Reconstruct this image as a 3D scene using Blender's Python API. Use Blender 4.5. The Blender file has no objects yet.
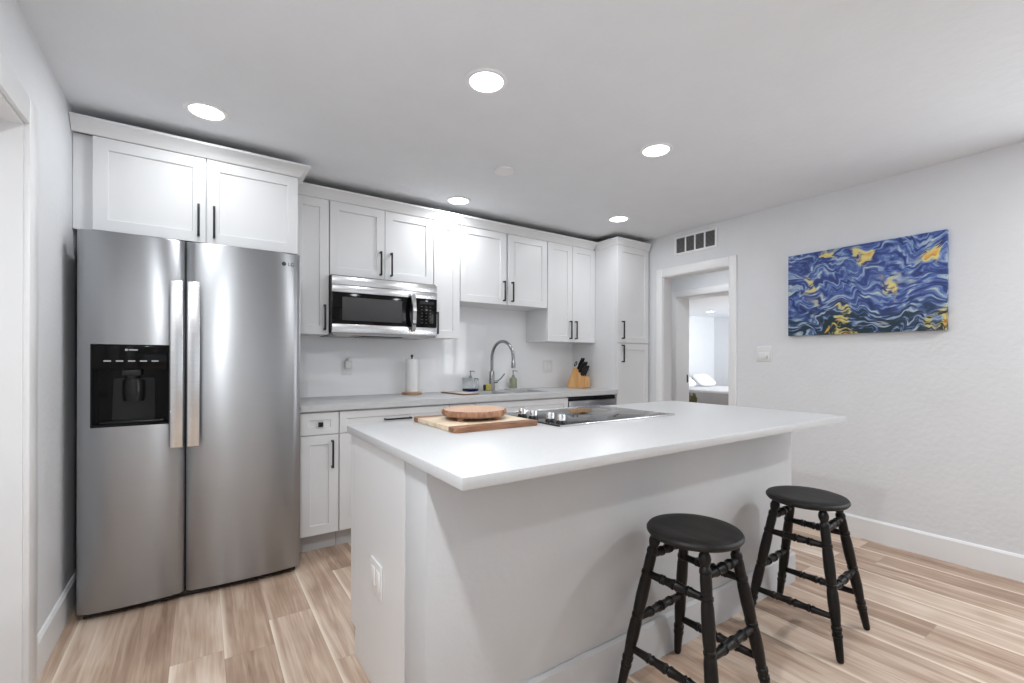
import bpy, bmesh, math, random
from mathutils import Vector, Matrix
PI = math.pi
SC = bpy.context.scene
COL = SC.collection
random.seed(7)

# ------------------------------------------------------------------ camera
cam = bpy.data.cameras.new('camera')
camo = bpy.data.objects.new('camera', cam); COL.objects.link(camo)
YAW = math.radians(34.2916); ROLL = math.radians(0.148)
fw = Vector((math.sin(YAW), math.cos(YAW), 0)); rt = Vector((math.cos(YAW), -math.sin(YAW), 0)); up = Vector((0, 0, 1))
r2 = rt * math.cos(ROLL) + up * math.sin(ROLL); u2 = up * math.cos(ROLL) - rt * math.sin(ROLL)
M = Matrix((r2, u2, -fw)).transposed().to_4x4(); M.translation = Vector((0, 0, 1.19))
camo.matrix_world = M
cam.sensor_width = 36; cam.lens = 456.13 / 1024 * 36
cam.shift_y = (359.64 - 341.5) / 1024
cam.clip_start = .02
SC.camera = camo

# ------------------------------------------------------------------ world, light, exposure
SC.view_settings.view_transform = 'Standard'
SC.view_settings.look = 'None'
SC.view_settings.gamma = 1.0
SC.view_settings.use_curve_mapping = False
SC.view_settings.exposure = -0.21
SC.cycles.diffuse_bounces = 8
SC.cycles.max_bounces = 14
LENS = 8.0        # ceiling light lens glow
LAMP, LSPR = 5.6, 180   # watts and beam of each recessed light
LAMP_BACK = 31.0    # unseen ones assumed behind the camera
W_SIDE = 29.0      # daylight through the side window
W_REAR = 4.0     # added fill from behind, aimed up to brighten the ceiling
W_BED = 148.0      # daylight in the bedroom
TILT_R, TILT_S, SPR = 70, 8, 140
w = bpy.data.worlds.new('world'); SC.world = w; w.use_nodes = True
w.node_tree.nodes['Background'].inputs[0].default_value = (.86, .93, 1, 1)
w.node_tree.nodes['Background'].inputs[1].default_value = 1.2

def area(name, loc, rot, sx, sy, power, col=(.93, .97, 1), spread=180):
    l = bpy.data.lights.new(name, 'AREA'); l.shape = 'RECTANGLE'; l.size = sx; l.size_y = sy; l.energy = power; l.color = col
    l.spread = math.radians(spread)
    o = bpy.data.objects.new(name, l); COL.objects.link(o); o.location = loc; o.rotation_euler = rot
    return o
area('side_window_daylight', (3.95, -.34, 1.35), (0, math.radians(90 + TILT_S), 0), 1.1, 1.5, W_SIDE)          # shines to -X, slightly up
area('rear_fill_light', (1.6, -5.15, .75), (math.radians(90 + TILT_R), 0, 0), 3.2, 1.4, W_REAR, spread=SPR)   # added fill at an assumed rear door, shines to +Y and up
area('bedroom_daylight', (9.3, 2.05, 1.4), (math.radians(90), 0, 0), 2.4, 1.3, W_BED)

# ------------------------------------------------------------------ materials
def nt(name):
    m = bpy.data.materials.new(name); m.use_nodes = True
    return m, m.node_tree.nodes, m.node_tree.links, m.node_tree.nodes['Principled BSDF']

def srgb(r, g, b):
    f = lambda c: ((c / 255 + .055) / 1.055) ** 2.4 if c > 10 else c / 255 / 12.92
    return (f(r), f(g), f(b), 1)

def mat(name, col, rough=.5, metal=0, noise=.03, nscale=6, bump=0, bscale=120, spec=.5, coat=0, stretch=(1, 1, 1), aniso=0, arot=0, trans=0, ior=1.45, rvar=0):
    m, N, L, b = nt(name)
    b.inputs['Roughness'].default_value = rough; b.inputs['Metallic'].default_value = metal
    b.inputs['Specular IOR Level'].default_value = spec; b.inputs['Coat Weight'].default_value = coat
    b.inputs['Transmission Weight'].default_value = trans; b.inputs['IOR'].default_value = ior
    tc = N.new('ShaderNodeTexCoord'); mp = N.new('ShaderNodeMapping'); mp.inputs['Scale'].default_value = stretch
    L.new(tc.outputs['Object'], mp.inputs[0])
    n = N.new('ShaderNodeTexNoise'); n.inputs['Scale'].default_value = nscale; n.inputs['Detail'].default_value = 4
    L.new(mp.outputs[0], n.inputs['Vector'])
    rp = N.new('ShaderNodeValToRGB')
    rp.color_ramp.elements[0].position = .3; rp.color_ramp.elements[1].position = .7
    rp.color_ramp.elements[0].color = tuple(c * (1 - noise) for c in col[:3]) + (1,)
    rp.color_ramp.elements[1].color = tuple(min(1, c * (1 + noise)) for c in col[:3]) + (1,)
    L.new(n.outputs['Fac'], rp.inputs[0]); L.new(rp.outputs[0], b.inputs['Base Color'])
    if rvar:
        mr = N.new('ShaderNodeMapRange'); mr.inputs['To Min'].default_value = rough - rvar; mr.inputs['To Max'].default_value = rough + rvar
        L.new(n.outputs['Fac'], mr.inputs[0]); L.new(mr.outputs[0], b.inputs['Roughness'])
    if bump:
        n2 = N.new('ShaderNodeTexNoise'); n2.inputs['Scale'].default_value = bscale; n2.inputs['Detail'].default_value = 3
        L.new(mp.outputs[0], n2.inputs['Vector'])
        bp = N.new('ShaderNodeBump'); bp.inputs['Strength'].default_value = bump; bp.inputs['Distance'].default_value = .004
        L.new(n2.outputs['Fac'], bp.inputs['Height']); L.new(bp.outputs[0], b.inputs['Normal'])
    if aniso:
        b.inputs['Anisotropic'].default_value = aniso; b.inputs['Anisotropic Rotation'].default_value = arot
        tg = N.new('ShaderNodeTangent'); tg.direction_type = 'RADIAL'; tg.axis = 'Z'
        L.new(tg.outputs[0], b.inputs['Tangent'])
    return m

def emit(name, col, s):
    m, N, L, b = nt(name)
    b.inputs['Base Color'].default_value = (.9, .9, .9, 1)
    b.inputs['Emission Color'].default_value = col; b.inputs['Emission Strength'].default_value = s
    return m

def pane_mat():
    m, N, L, b = nt('window_glass')
    N.remove(b)
    t = N.new('ShaderNodeBsdfTransparent'); g = N.new('ShaderNodeBsdfGlossy'); g.inputs['Roughness'].default_value = .02
    lw = N.new('ShaderNodeLayerWeight'); lw.inputs['Blend'].default_value = .25
    ml = N.new('ShaderNodeMath'); ml.operation = 'MULTIPLY'; L.new(lw.outputs['Facing'], ml.inputs[0]); ml.inputs[1].default_value = .12
    g.inputs['Color'].default_value = (.9, .95, .95, 1)
    mx = N.new('ShaderNodeMixShader'); L.new(ml.outputs[0], mx.inputs[0]); L.new(t.outputs[0], mx.inputs[1]); L.new(g.outputs[0], mx.inputs[2])
    L.new(mx.outputs[0], N['Material Output'].inputs['Surface'])
    return m

def floor_mat():
    m, N, L, b = nt('vinyl_planks')
    def math_(op, a, c=None, d=None):
        n = N.new('ShaderNodeMath'); n.operation = op
        for i, v in enumerate((a, c, d)):
            if v is None: continue
            if isinstance(v, (int, float)): n.inputs[i].default_value = v
            else: L.new(v, n.inputs[i])
        return n.outputs[0]
    def comb(x, y, z):
        n = N.new('ShaderNodeCombineXYZ')
        for i, v in enumerate((x, y, z)):
            if isinstance(v, (int, float)): n.inputs[i].default_value = v
            else: L.new(v, n.inputs[i])
        return n.outputs[0]
    geo = N.new('ShaderNodeNewGeometry'); sp = N.new('ShaderNodeSeparateXYZ'); L.new(geo.outputs['Position'], sp.inputs[0])
    X, Y = sp.outputs[0], sp.outputs[1]
    xr = math_('DIVIDE', math_('SUBTRACT', X, .080), .1775)
    row = math_('FLOOR', xr); fx = math_('SUBTRACT', xr, row)
    wn = N.new('ShaderNodeTexWhiteNoise'); wn.noise_dimensions = '1D'; L.new(row, wn.inputs['W'])
    yr = math_('ADD', math_('DIVIDE', Y, 1.22), math_('MULTIPLY', wn.outputs['Value'], 7.3))
    pl = math_('FLOOR', yr); fy = math_('SUBTRACT', yr, pl)
    w2 = N.new('ShaderNodeTexWhiteNoise'); w2.noise_dimensions = '2D'; L.new(comb(row, pl, 0), w2.inputs['Vector'])
    rnd = w2.outputs['Value']; rz = math_('MULTIPLY', rnd, 61.0)
    def noise(sx, sy, det, dist, off=0.):
        n = N.new('ShaderNodeTexNoise'); n.inputs['Scale'].default_value = 1; n.inputs['Detail'].default_value = det; n.inputs['Distortion'].default_value = dist
        L.new(comb(math_('MULTIPLY', X, sx), math_('MULTIPLY', Y, sy), math_('ADD', rz, off)), n.inputs['Vector'])
        return n.outputs['Fac']
    g1 = noise(16, 1.2, 3, .8); g2 = noise(95, 2.6, 4, .4, 9.); g3 = noise(5, 2.2, 2, .5, 23.)
    ring = math_('SINE', math_('MULTIPLY', g1, 34.0))
    v = math_('ADD', math_('MULTIPLY', g1, .55), math_('MULTIPLY', math_('ADD', math_('MULTIPLY', g2, .8), .10), .38))
    v = math_('ADD', v, math_('MULTIPLY', ring, .03))
    v = math_('ADD', v, math_('MULTIPLY', math_('SUBTRACT', g3, .5), .5))
    v = math_('ADD', v, math_('MULTIPLY', math_('SUBTRACT', rnd, .5), .26))
    rp = N.new('ShaderNodeValToRGB'); e = rp.color_ramp.elements
    e[0].position = .20; e[0].color = srgb(146, 120, 102)
    e[1].position = .80; e[1].color = srgb(236, 222, 207)
    a = e.new(.40); a.color = srgb(184, 158, 138)
    a = e.new(.55); a.color = srgb(208, 186, 167)
    L.new(v, rp.inputs[0])
    # pale bevelled long edges and dark joints
    ex = math_('MINIMUM', fx, math_('SUBTRACT', 1.0, fx)); ey = math_('MINIMUM', fy, math_('SUBTRACT', 1.0, fy))
    jx = math_('LESS_THAN', ex, .008); jy = math_('LESS_THAN', ey, .0012)
    jo = math_('MAXIMUM', jx, jy)
    ps = math_('MULTIPLY', math_('SUBTRACT', 1.0, math_('SMOOTH_MIN', math_('DIVIDE', fx, .13), 1.0, .2)), math_('GREATER_THAN', w2.outputs['Color'], .42))
    mx1 = N.new('ShaderNodeMix'); mx1.data_type = 'RGBA'; L.new(math_('MULTIPLY', ps, .85), mx1.inputs[0])
    L.new(rp.outputs[0], mx1.inputs[6]); mx1.inputs[7].default_value = srgb(246, 232, 214)
    mx = N.new('ShaderNodeMix'); mx.data_type = 'RGBA'; L.new(math_('MULTIPLY', jo, .18), mx.inputs[0])
    L.new(mx1.outputs[2], mx.inputs[6]); mx.inputs[7].default_value = srgb(96, 74, 60)
    L.new(mx.outputs[2], b.inputs['Base Color'])
    b.inputs['Roughness'].default_value = .38; b.inputs['Specular IOR Level'].default_value = .4
    bp = N.new('ShaderNodeBump'); bp.inputs['Strength'].default_value = .25; bp.inputs['Distance'].default_value = .002
    L.new(math_('SUBTRACT', math_('MULTIPLY', g2, .3), jo), bp.inputs['Height']); L.new(bp.outputs[0], b.inputs['Normal'])
    return m

def canvas_mat():
    m, N, L, b = nt('painted_canvas')
    tc = N.new('ShaderNodeTexCoord')
    wa = N.new('ShaderNodeTexNoise'); wa.inputs['Scale'].default_value = 4.0; wa.inputs['Detail'].default_value = 2; wa.inputs['Distortion'].default_value = 1.2
    L.new(tc.outputs['Object'], wa.inputs['Vector'])
    vm = N.new('ShaderNodeVectorMath'); vm.operation = 'SCALE'; vm.inputs['Scale'].default_value = .30; L.new(wa.outputs['Color'], vm.inputs[0])
    va = N.new('ShaderNodeVectorMath'); va.operation = 'ADD'; L.new(tc.outputs['Object'], va.inputs[0]); L.new(vm.outputs[0], va.inputs[1])
    mp = N.new('ShaderNodeMapping'); mp.inputs['Scale'].default_value = (1, 6, 22); L.new(va.outputs[0], mp.inputs[0])
    st = N.new('ShaderNodeTexNoise'); st.inputs['Scale'].default_value = 2.2; st.inputs['Detail'].default_value = 4; L.new(mp.outputs[0], st.inputs['Vector'])
    big = N.new('ShaderNodeTexNoise'); big.inputs['Scale'].default_value = 5.2; big.inputs['Detail'].default_value = 1; L.new(va.outputs[0], big.inputs['Vector'])
    rp = N.new('ShaderNodeValToRGB'); e = rp.color_ramp.elements
    e[0].position = .28; e[0].color = srgb(34, 46, 92)
    e[1].position = .72; e[1].color = srgb(206, 214, 190)
    for p, c in ((.42, (50, 70, 136)), (.52, (84, 110, 172)), (.60, (136, 160, 196))):
        a = e.new(p); a.color = srgb(*c)
    L.new(st.outputs['Fac'], rp.inputs[0])
    def over(prev, fac, col):
        x = N.new('ShaderNodeMix'); x.data_type = 'RGBA'; L.new(fac, x.inputs[0]); L.new(prev, x.inputs[6]); x.inputs[7].default_value = col
        return x.outputs[2]
    def ramp(src, p0, p1):
        n = N.new('ShaderNodeMapRange'); n.interpolation_type = 'SMOOTHSTEP'; n.inputs['From Min'].default_value = p0; n.inputs['From Max'].default_value = p1
        L.new(src, n.inputs[0]); return n.outputs[0]
    def mul(a, c):
        n = N.new('ShaderNodeMath'); n.operation = 'MULTIPLY'; L.new(a, n.inputs[0])
        if isinstance(c, float): n.inputs[1].default_value = c
        else: L.new(c, n.inputs[1])
        return n.outputs[0]
    def inv(a):
        n = N.new('ShaderNodeMath'); n.operation = 'SUBTRACT'; n.inputs[0].default_value = 1.0; L.new(a, n.inputs[1]); return n.outputs[0]
    c = rp.outputs[0]
    c = over(c, mul(ramp(big.outputs['Fac'], .57, .66), ramp(st.outputs['Fac'], .38, .52)), srgb(220, 208, 128))
    c = over(c, mul(ramp(big.outputs['Fac'], .67, .74), .9), srgb(232, 158, 40))
    sp = N.new('ShaderNodeSeparateXYZ'); L.new(va.outputs[0], sp.inputs[0])
    low = inv(ramp(sp.outputs[2], .20, .40))
    c = over(c, mul(low, inv(ramp(st.outputs['Fac'], .46, .62))), srgb(30, 52, 62))
    L.new(c, b.inputs['Base Color']); b.inputs['Roughness'].default_value = .55
    bp = N.new('ShaderNodeBump'); bp.inputs['Strength'].default_value = .3; bp.inputs['Distance'].default_value = .003
    L.new(st.outputs['Fac'], bp.inputs['Height']); L.new(bp.outputs[0], b.inputs['Normal'])
    return m

def wood_mat(name, dark, light, rough=.45, scale=(3, 30, 30), rings=False, nscale=1.5, spec=.5):
    m, N, L, b = nt(name)
    tc = N.new('ShaderNodeTexCoord'); mp = N.new('ShaderNodeMapping'); mp.inputs['Scale'].default_value = scale; L.new(tc.outputs['Object'], mp.inputs[0])
    if rings:
        t = N.new('ShaderNodeTexWave'); t.wave_type = 'RINGS'; t.rings_direction = 'Z'; t.inputs['Scale'].default_value = 1; t.inputs['Distortion'].default_value = 2.5; t.inputs['Detail'].default_value = 2; t.inputs['Detail Scale'].default_value = 1.5
    else:
        t = N.new('ShaderNodeTexNoise'); t.inputs['Scale'].default_value = nscale; t.inputs['Detail'].default_value = 5; t.inputs['Distortion'].default_value = .6
    L.new(mp.outputs[0], t.inputs['Vector'])
    rp = N.new('ShaderNodeValToRGB'); rp.color_ramp.elements[0].position = .3; rp.color_ramp.elements[1].position = .72
    rp.color_ramp.elements[0].color = dark; rp.color_ramp.elements[1].color = light
    L.new(t.outputs['Fac'], rp.inputs[0]); L.new(rp.outputs[0], b.inputs['Base Color']); b.inputs['Roughness'].default_value = rough; b.inputs['Specular IOR Level'].default_value = spec
    bp = N.new('ShaderNodeBump'); bp.inputs['Strength'].default_value = .2; bp.inputs['Distance'].default_value = .001
    L.new(t.outputs['Fac'], bp.inputs['Height']); L.new(bp.outputs[0], b.inputs['Normal'])
    return m

g3 = lambda v: (v, v, v, 1)
MAT = dict(
    wall=mat('wall_paint', (.76, .775, .797, 1), .75, noise=.012, bump=.55, bscale=38, spec=.3),
    ceiling=mat('ceiling_paint', (.80, .828, .86, 1), .85, noise=.012, bump=.5, bscale=22, spec=.2),
    trim=mat('trim_paint', (.86, .866, .875, 1), .35, noise=.01),
    cabinet=mat('cabinet_lacquer', (.755, .762, .772, 1), .32, noise=.008),
    gap_shade=mat('gap_shade', (.10, .08, .065, 1), .9, noise=.2, nscale=40),  # dark colour that deepens the shade above the crowns
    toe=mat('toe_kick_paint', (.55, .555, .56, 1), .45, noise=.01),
    quartz=mat('white_quartz', (.575, .579, .587, 1), .34, noise=.025, nscale=90),
    splash=mat('glossy_backsplash', (.90, .905, .915, 1), .045, noise=.015, nscale=3, spec=.6),
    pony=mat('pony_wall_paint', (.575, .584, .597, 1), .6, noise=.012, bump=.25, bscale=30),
    steel=mat('brushed_steel', (.425, .436, .452, 1), .37, 1, noise=.012, nscale=2, stretch=(1, 1, 120), aniso=.9, arot=.25),
    steel_bright=mat('satin_steel', (.72, .725, .73, 1), .24, 1, noise=.03, nscale=3, stretch=(1, 1, 60)),
    chrome=mat('chrome', (.82, .83, .84, 1), .08, 1, noise=.01),
    nickel=mat('brushed_nickel', (.36, .363, .37, 1), .25, 1, noise=.03),
    sink_steel=mat('sink_steel', (.16, .162, .165, 1), .35, 1, noise=.03),
    black_metal=mat('black_metal', (.012, .012, .013, 1), .4, 0, noise=.1),
    black_plastic=mat('black_plastic', (.012, .012, .013, 1), .25, noise=.1),
    gloss_black=mat('gloss_black', (.004, .004, .0045, 1), .1, noise=.1, spec=.22),
    black_glass=mat('black_ceramic_glass', (.012, .012, .013, 1), .045, noise=.1, spec=.7),
    mw_window=mat('microwave_window', (.06, .06, .062, 1), .42, noise=.08, nscale=200, spec=.3),
    dark_grey=mat('dark_grey_paint', (.05, .05, .052, 1), .5, noise=.05),
    grey_mark=mat('grey_print', (.45, .45, .46, 1), .5, noise=.02),
    grey_plastic=mat('grey_plastic', (.32, .32, .33, 1), .4, noise=.04),
    smoke=mat('smoked_plastic', (.014, .014, .015, 1), .12, noise=.1, spec=.35),
    white_plastic=mat('white_plastic', (.80, .80, .80, 1), .35, noise=.01),
    vent_grey=mat('vent_louver', (.20, .20, .205, 1), .6, noise=.05),
    stool=wood_mat('black_stained_wood', (.004, .0038, .0036, 1), (.013, .010, .009, 1), .42, (14, 14, 2.5), spec=.28),
    stool_seat=wood_mat('black_stained_seat', (.003, .003, .003, 1), (.026, .024, .023, 1), .5, (26, 3, 3), spec=.3),
    walnut=wood_mat('walnut_rail', srgb(102, 66, 44), srgb(170, 124, 92), .42, (4, 30, 30)),
    maple=wood_mat('pale_maple', srgb(205, 180, 150), srgb(238, 222, 198), .5, (4, 18, 18)),
    slab=wood_mat('round_wood_slab', srgb(184, 140, 112), srgb(222, 188, 160), .5, (60, 60, 60), rings=True),
    bark=wood_mat('tree_bark', srgb(104, 70, 52), srgb(192, 148, 118), .8, (28, 28, 6)),
    beech=wood_mat('beech_block', srgb(206, 150, 92), srgb(232, 186, 130), .5, (16, 16, 3)),
    base_wood=wood_mat('oak_base', srgb(160, 112, 72), srgb(206, 160, 112), .5),
    paper=mat('paper_towel', (.84, .84, .83, 1), .9, noise=.01, bump=.4, bscale=160),
    glass=mat('clear_glass', (.95, .97, .97, 1), .03, noise=.0, trans=1, ior=1.2),
    blue=mat('blue_liquid', srgb(22, 42, 120), .1, noise=.05),
    green=mat('olive_soap', srgb(150, 154, 128), .12, noise=.06),
    sponge=mat('yellow_sponge', srgb(192, 180, 104), .9, noise=.1, nscale=60, bump=.6),
    scour=mat('dark_scourer', srgb(58, 62, 40), .95, noise=.2, nscale=80, bump=.6),
    cloth=mat('cream_mat', srgb(214, 206, 196), .9, noise=.06, nscale=40),
    bed=mat('white_linen', (.82, .82, .83, 1), .9, noise=.02, bump=.3, bscale=12),
    bed_base=mat('grey_bed_base', (.42, .42, .43, 1), .9, noise=.05),
    leaf=mat('olive_leaf', srgb(112, 112, 78), .6, noise=.25, nscale=20),
    lens=emit('light_lens', (1, .985, .96, 1), LENS),
    lens_hall=emit('hall_light_lens', (1, .985, .96, 1), 30.0),
    floor=floor_mat(), canvas=canvas_mat(), pane=pane_mat(),
)

# ------------------------------------------------------------------ mesh helpers
class MB:
    def __init__(s): s.bm = bmesh.new()
    def _merge(s, b):
        me = bpy.data.meshes.new('t'); b.to_mesh(me); b.free(); s.bm.from_mesh(me); bpy.data.meshes.remove(me)
    def box(s, x0, x1, y0, y1, z0, z1, bev=0, seg=2):
        b = bmesh.new(); bmesh.ops.create_cube(b, size=1)
        for v in b.verts: v.co = Vector(((x0 + x1) / 2 + v.co.x * (x1 - x0), (y0 + y1) / 2 + v.co.y * (y1 - y0), (z0 + z1) / 2 + v.co.z * (z1 - z0)))
        if bev: bmesh.ops.bevel(b, geom=b.edges[:], offset=bev, segments=seg, affect='EDGES', profile=.5, clamp_overlap=True)
        s._merge(b); return s
    def lathe(s, prof, n=32, mat=None, cap=True):
        b = bmesh.new(); rings = []
        for r, z in prof:
            rings.append([b.verts.new((r * math.cos(2 * PI * i / n), r * math.sin(2 * PI * i / n), z)) for i in range(n)])
        for A, B in zip(rings, rings[1:]):
            for i in range(n): b.faces.new((A[i], A[(i + 1) % n], B[(i + 1) % n], B[i]))
        if cap:
            b.faces.new(rings[0][::-1]); b.faces.new(rings[-1])
        if mat is not None: bmesh.ops.transform(b, matrix=mat, verts=b.verts[:])
        bmesh.ops.recalc_face_normals(b, faces=b.faces[:])
        s._merge(b); return s
    def turned(s, p0, p1, prof, n=16):
        """lathe along p0->p1; prof = (radius, fraction)"""
        p0, p1 = Vector(p0), Vector(p1); d = p1 - p0; L = d.length
        q = Vector((0, 0, 1)).rotation_difference(d.normalized())
        return s.lathe([(r, t * L) for r, t in prof], n, Matrix.Translation(p0) @ q.to_matrix().to_4x4())
    def rod(s, p0, p1, r, n=14, r1=None): return s.turned(p0, p1, [(r, 0), (r if r1 is None else r1, 1)], n)
    def tube(s, pts, r, n=12):
        b = bmesh.new(); pts = [Vector(p) for p in pts]; rings = []; prev = None
        rr = r if isinstance(r, (list, tuple)) else [r] * len(pts)
        for i, p in enumerate(pts):
            t = (pts[min(i + 1, len(pts) - 1)] - pts[max(i - 1, 0)]).normalized()
            if prev is None: a = t.orthogonal().normalized()
            else: a = (prev - t * prev.dot(t)).normalized()
            prev = a; c = t.cross(a)
            rings.append([b.verts.new(p + (a * math.cos(2 * PI * k / n) + c * math.sin(2 * PI * k / n)) * rr[i]) for k in range(n)])
        for A, B in zip(rings, rings[1:]):
            for i in range(n): b.faces.new((A[i], A[(i + 1) % n], B[(i + 1) % n], B[i]))
        b.faces.new(rings[0][::-1]); b.faces.new(rings[-1])
        bmesh.ops.recalc_face_normals(b, faces=b.faces[:]); s._merge(b); return s
    def prism(s, poly, axis, a, c, bev=0):
        """poly: 2D points in the two other axes (cyclic order), extruded along axis"""
        b = bmesh.new()
        def P(p, t):
            return {'x': (t, p[0], p[1]), 'y': (p[0], t, p[1]), 'z': (p[0], p[1], t)}[axis]
        A = [b.verts.new(P(p, a)) for p in poly]; B = [b.verts.new(P(p, c)) for p in poly]; n = len(poly)
        b.faces.new(A); b.faces.new(B[::-1])
        for i in range(n): b.faces.new((A[i], A[(i + 1) % n], B[(i + 1) % n], B[i]))
        if bev: bmesh.ops.bevel(b, geom=b.edges[:], offset=bev, segments=2, affect='EDGES', clamp_overlap=True)
        bmesh.ops.recalc_face_normals(b, faces=b.faces[:]); s._merge(b); return s
    def sweep_profile(s, path, prof):
        """mitred moulding: path = xy points, prof = (offset outwards, z); outward = right of travel"""
        b = bmesh.new(); P = [Vector((p[0], p[1])) for p in path]; rows = []
        for i, p in enumerate(P):
            ns = []
            if i > 0: d = (P[i] - P[i - 1]).normalized(); ns.append(Vector((d.y, -d.x)))
            if i < len(P) - 1: d = (P[i + 1] - P[i]).normalized(); ns.append(Vector((d.y, -d.x)))
            if len(ns) == 2: m = (ns[0] + ns[1]); m = m / m.dot(ns[0])
            else: m = ns[0]
            rows.append([b.verts.new((p.x + m.x * o, p.y + m.y * o, z)) for o, z in prof])
        n = len(prof)
        for A, B in zip(rows, rows[1:]):
            for k in range(n): b.faces.new((A[k], A[(k + 1) % n], B[(k + 1) % n], B[k]))
        b.faces.new(rows[0][::-1]); b.faces.new(rows[-1])
        bmesh.ops.recalc_face_normals(b, faces=b.faces[:]); s._merge(b); return s
    def shaker(s, x0, x1, z0, z1, y, th=.019, rail=.057, rec=.009):
        b = bmesh.new(); V = lambda x, yy, z: b.verts.new((x, yy, z))
        c = .0015
        o = [V(x, y, z) for x, z in ((x0 + c, z0 + c), (x1 - c, z0 + c), (x1 - c, z1 - c), (x0 + c, z1 - c))]
        oe = [V(x, y + c, z) for x, z in ((x0, z0), (x1, z0), (x1, z1), (x0, z1))]
        ob = [V(x, y + th, z) for x, z in ((x0, z0), (x1, z0), (x1, z1), (x0, z1))]
        i1 = [V(x, y, z) for x, z in ((x0 + rail, z0 + rail), (x1 - rail, z0 + rail), (x1 - rail, z1 - rail), (x0 + rail, z1 - rail))]
        r_ = rail + .003
        i2 = [V(x, y + rec, z) for x, z in ((x0 + r_, z0 + r_), (x1 - r_, z0 + r_), (x1 - r_, z1 - r_), (x0 + r_, z1 - r_))]
        for A, B in ((o, i1), (i1, i2), (oe, o), (ob, oe)):
            for k in range(4): b.faces.new((A[k], A[(k + 1) % 4], B[(k + 1) % 4], B[k]))
        b.faces.new(i2); b.faces.new(ob[::-1])
        bmesh.ops.recalc_face_normals(b, faces=b.faces[:]); s._merge(b); return s

def worldloc(o):
    v = Vector((0, 0, 0))
    while o is not None: v = v + o.location; o = o.parent
    return v

def build(name, mb, m, parent=None, origin=None, ang=32):
    me = bpy.data.meshes.new(name); bm = mb.bm
    if parent is not None: off = worldloc(parent)
    elif origin is not None: off = Vector(origin)
    else:
        xs = [v.co.x for v in bm.verts]; ys = [v.co.y for v in bm.verts]; zs = [v.co.z for v in bm.verts]
        off = Vector(((min(xs) + max(xs)) / 2, (min(ys) + max(ys)) / 2, min(zs)))
    for v in bm.verts: v.co -= off
    bm.to_mesh(me); bm.free()
    for p in me.polygons: p.use_smooth = True
    me.set_sharp_from_angle(angle=math.radians(ang))
    me.materials.append(MAT[m])
    o = bpy.data.objects.new(name, me); COL.objects.link(o)
    if parent is not None: o.parent = parent
    else: o.location = off
    return o

def tag(o, label, cat, group=None):
    o['label'] = label; o['category'] = cat
    if group: o['group'] = group
    return o
def thing(name, label, cat, loc, group=None):
    o = bpy.data.objects.new(name, None); COL.objects.link(o); o.location = loc; o.empty_display_size = .1
    return tag(o, label, cat, group)
def struct(name, mb, m, label=None, parent=None):
    o = build(name, mb, m, parent, origin=None if parent else (0, 0, 0)); o['kind'] = 'structure'
    return o
def copy_tree(o, loc, label, rz=None):
    r = o.copy(); COL.objects.link(r); r.location = loc; r['label'] = label
    if rz is not None: r.rotation_euler.z = rz
    for ch in list(o.children):
        c = ch.copy(); COL.objects.link(c); c.parent = r
        for g in list(ch.children):
            d = g.copy(); COL.objects.link(d); d.parent = c
    return r

# ------------------------------------------------------------------ setting
LX, RX, BY, CZ = -.51, 3.665, 3.575, 2.376
RY = -4.5
struct('floor', MB().box(LX - .12, RX + .12, RY - .12, 4.72, -.08, 0).box(RX + .12, 10.95, .88, 6.85, -.08, 0), 'floor')
struct('ceiling', MB().box(LX - .12, RX + .12, RY - .12, BY + .12, CZ, CZ + .1), 'ceiling')
struct('wall_back', MB().box(LX - .12, RX + .12, BY, BY + .12, 0, CZ), 'wall')
D1a, D1b, D1h = 1.45, 2.27, 2.015
struct('wall_left', MB().box(LX - .12, LX, RY - .12, D1a, 0, CZ).box(LX - .12, LX, D1a, D1b, D1h, CZ).box(LX - .12, LX, D1b, BY, 0, CZ), 'wall')
Oa, Ob, Oh = 2.123, 2.815, 1.995
Wa, Wb, Wz0, Wz1 = -1.06, .38, .88, 2.02
struct('wall_right', MB().box(RX, RX + .12, RY - .12, Wa, 0, CZ).box(RX, RX + .12, Wa, Wb, 0, Wz0).box(RX, RX + .12, Wa, Wb, Wz1, CZ)
       .box(RX, RX + .12, Wb, Oa, 0, CZ).box(RX, RX + .12, Oa, Ob, Oh, CZ).box(RX, RX + .12, Ob, BY, 0, CZ), 'wall')
Sa, Sb = 0.1, 3.1
struct('wall_rear', MB().box(LX, Sa, RY - .12, RY, 0, CZ).box(Sa, Sb, RY - .12, RY, 2.1, CZ).box(Sb, RX, RY - .12, RY, 0, CZ), 'wall')

def frame_yz(x0, x1, ya, yb, z0, z1, wdt, sill=True, bev=.004):
    m = MB().box(x0, x1, ya, ya + wdt, z0, z1, bev).box(x0, x1, yb - wdt, yb, z0, z1, bev).box(x0, x1, ya + wdt, yb - wdt, z1 - wdt, z1, bev)
    if sill: m.box(x0, x1, ya + wdt, yb - wdt, z0, z0 + wdt, bev)
    return m
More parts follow.
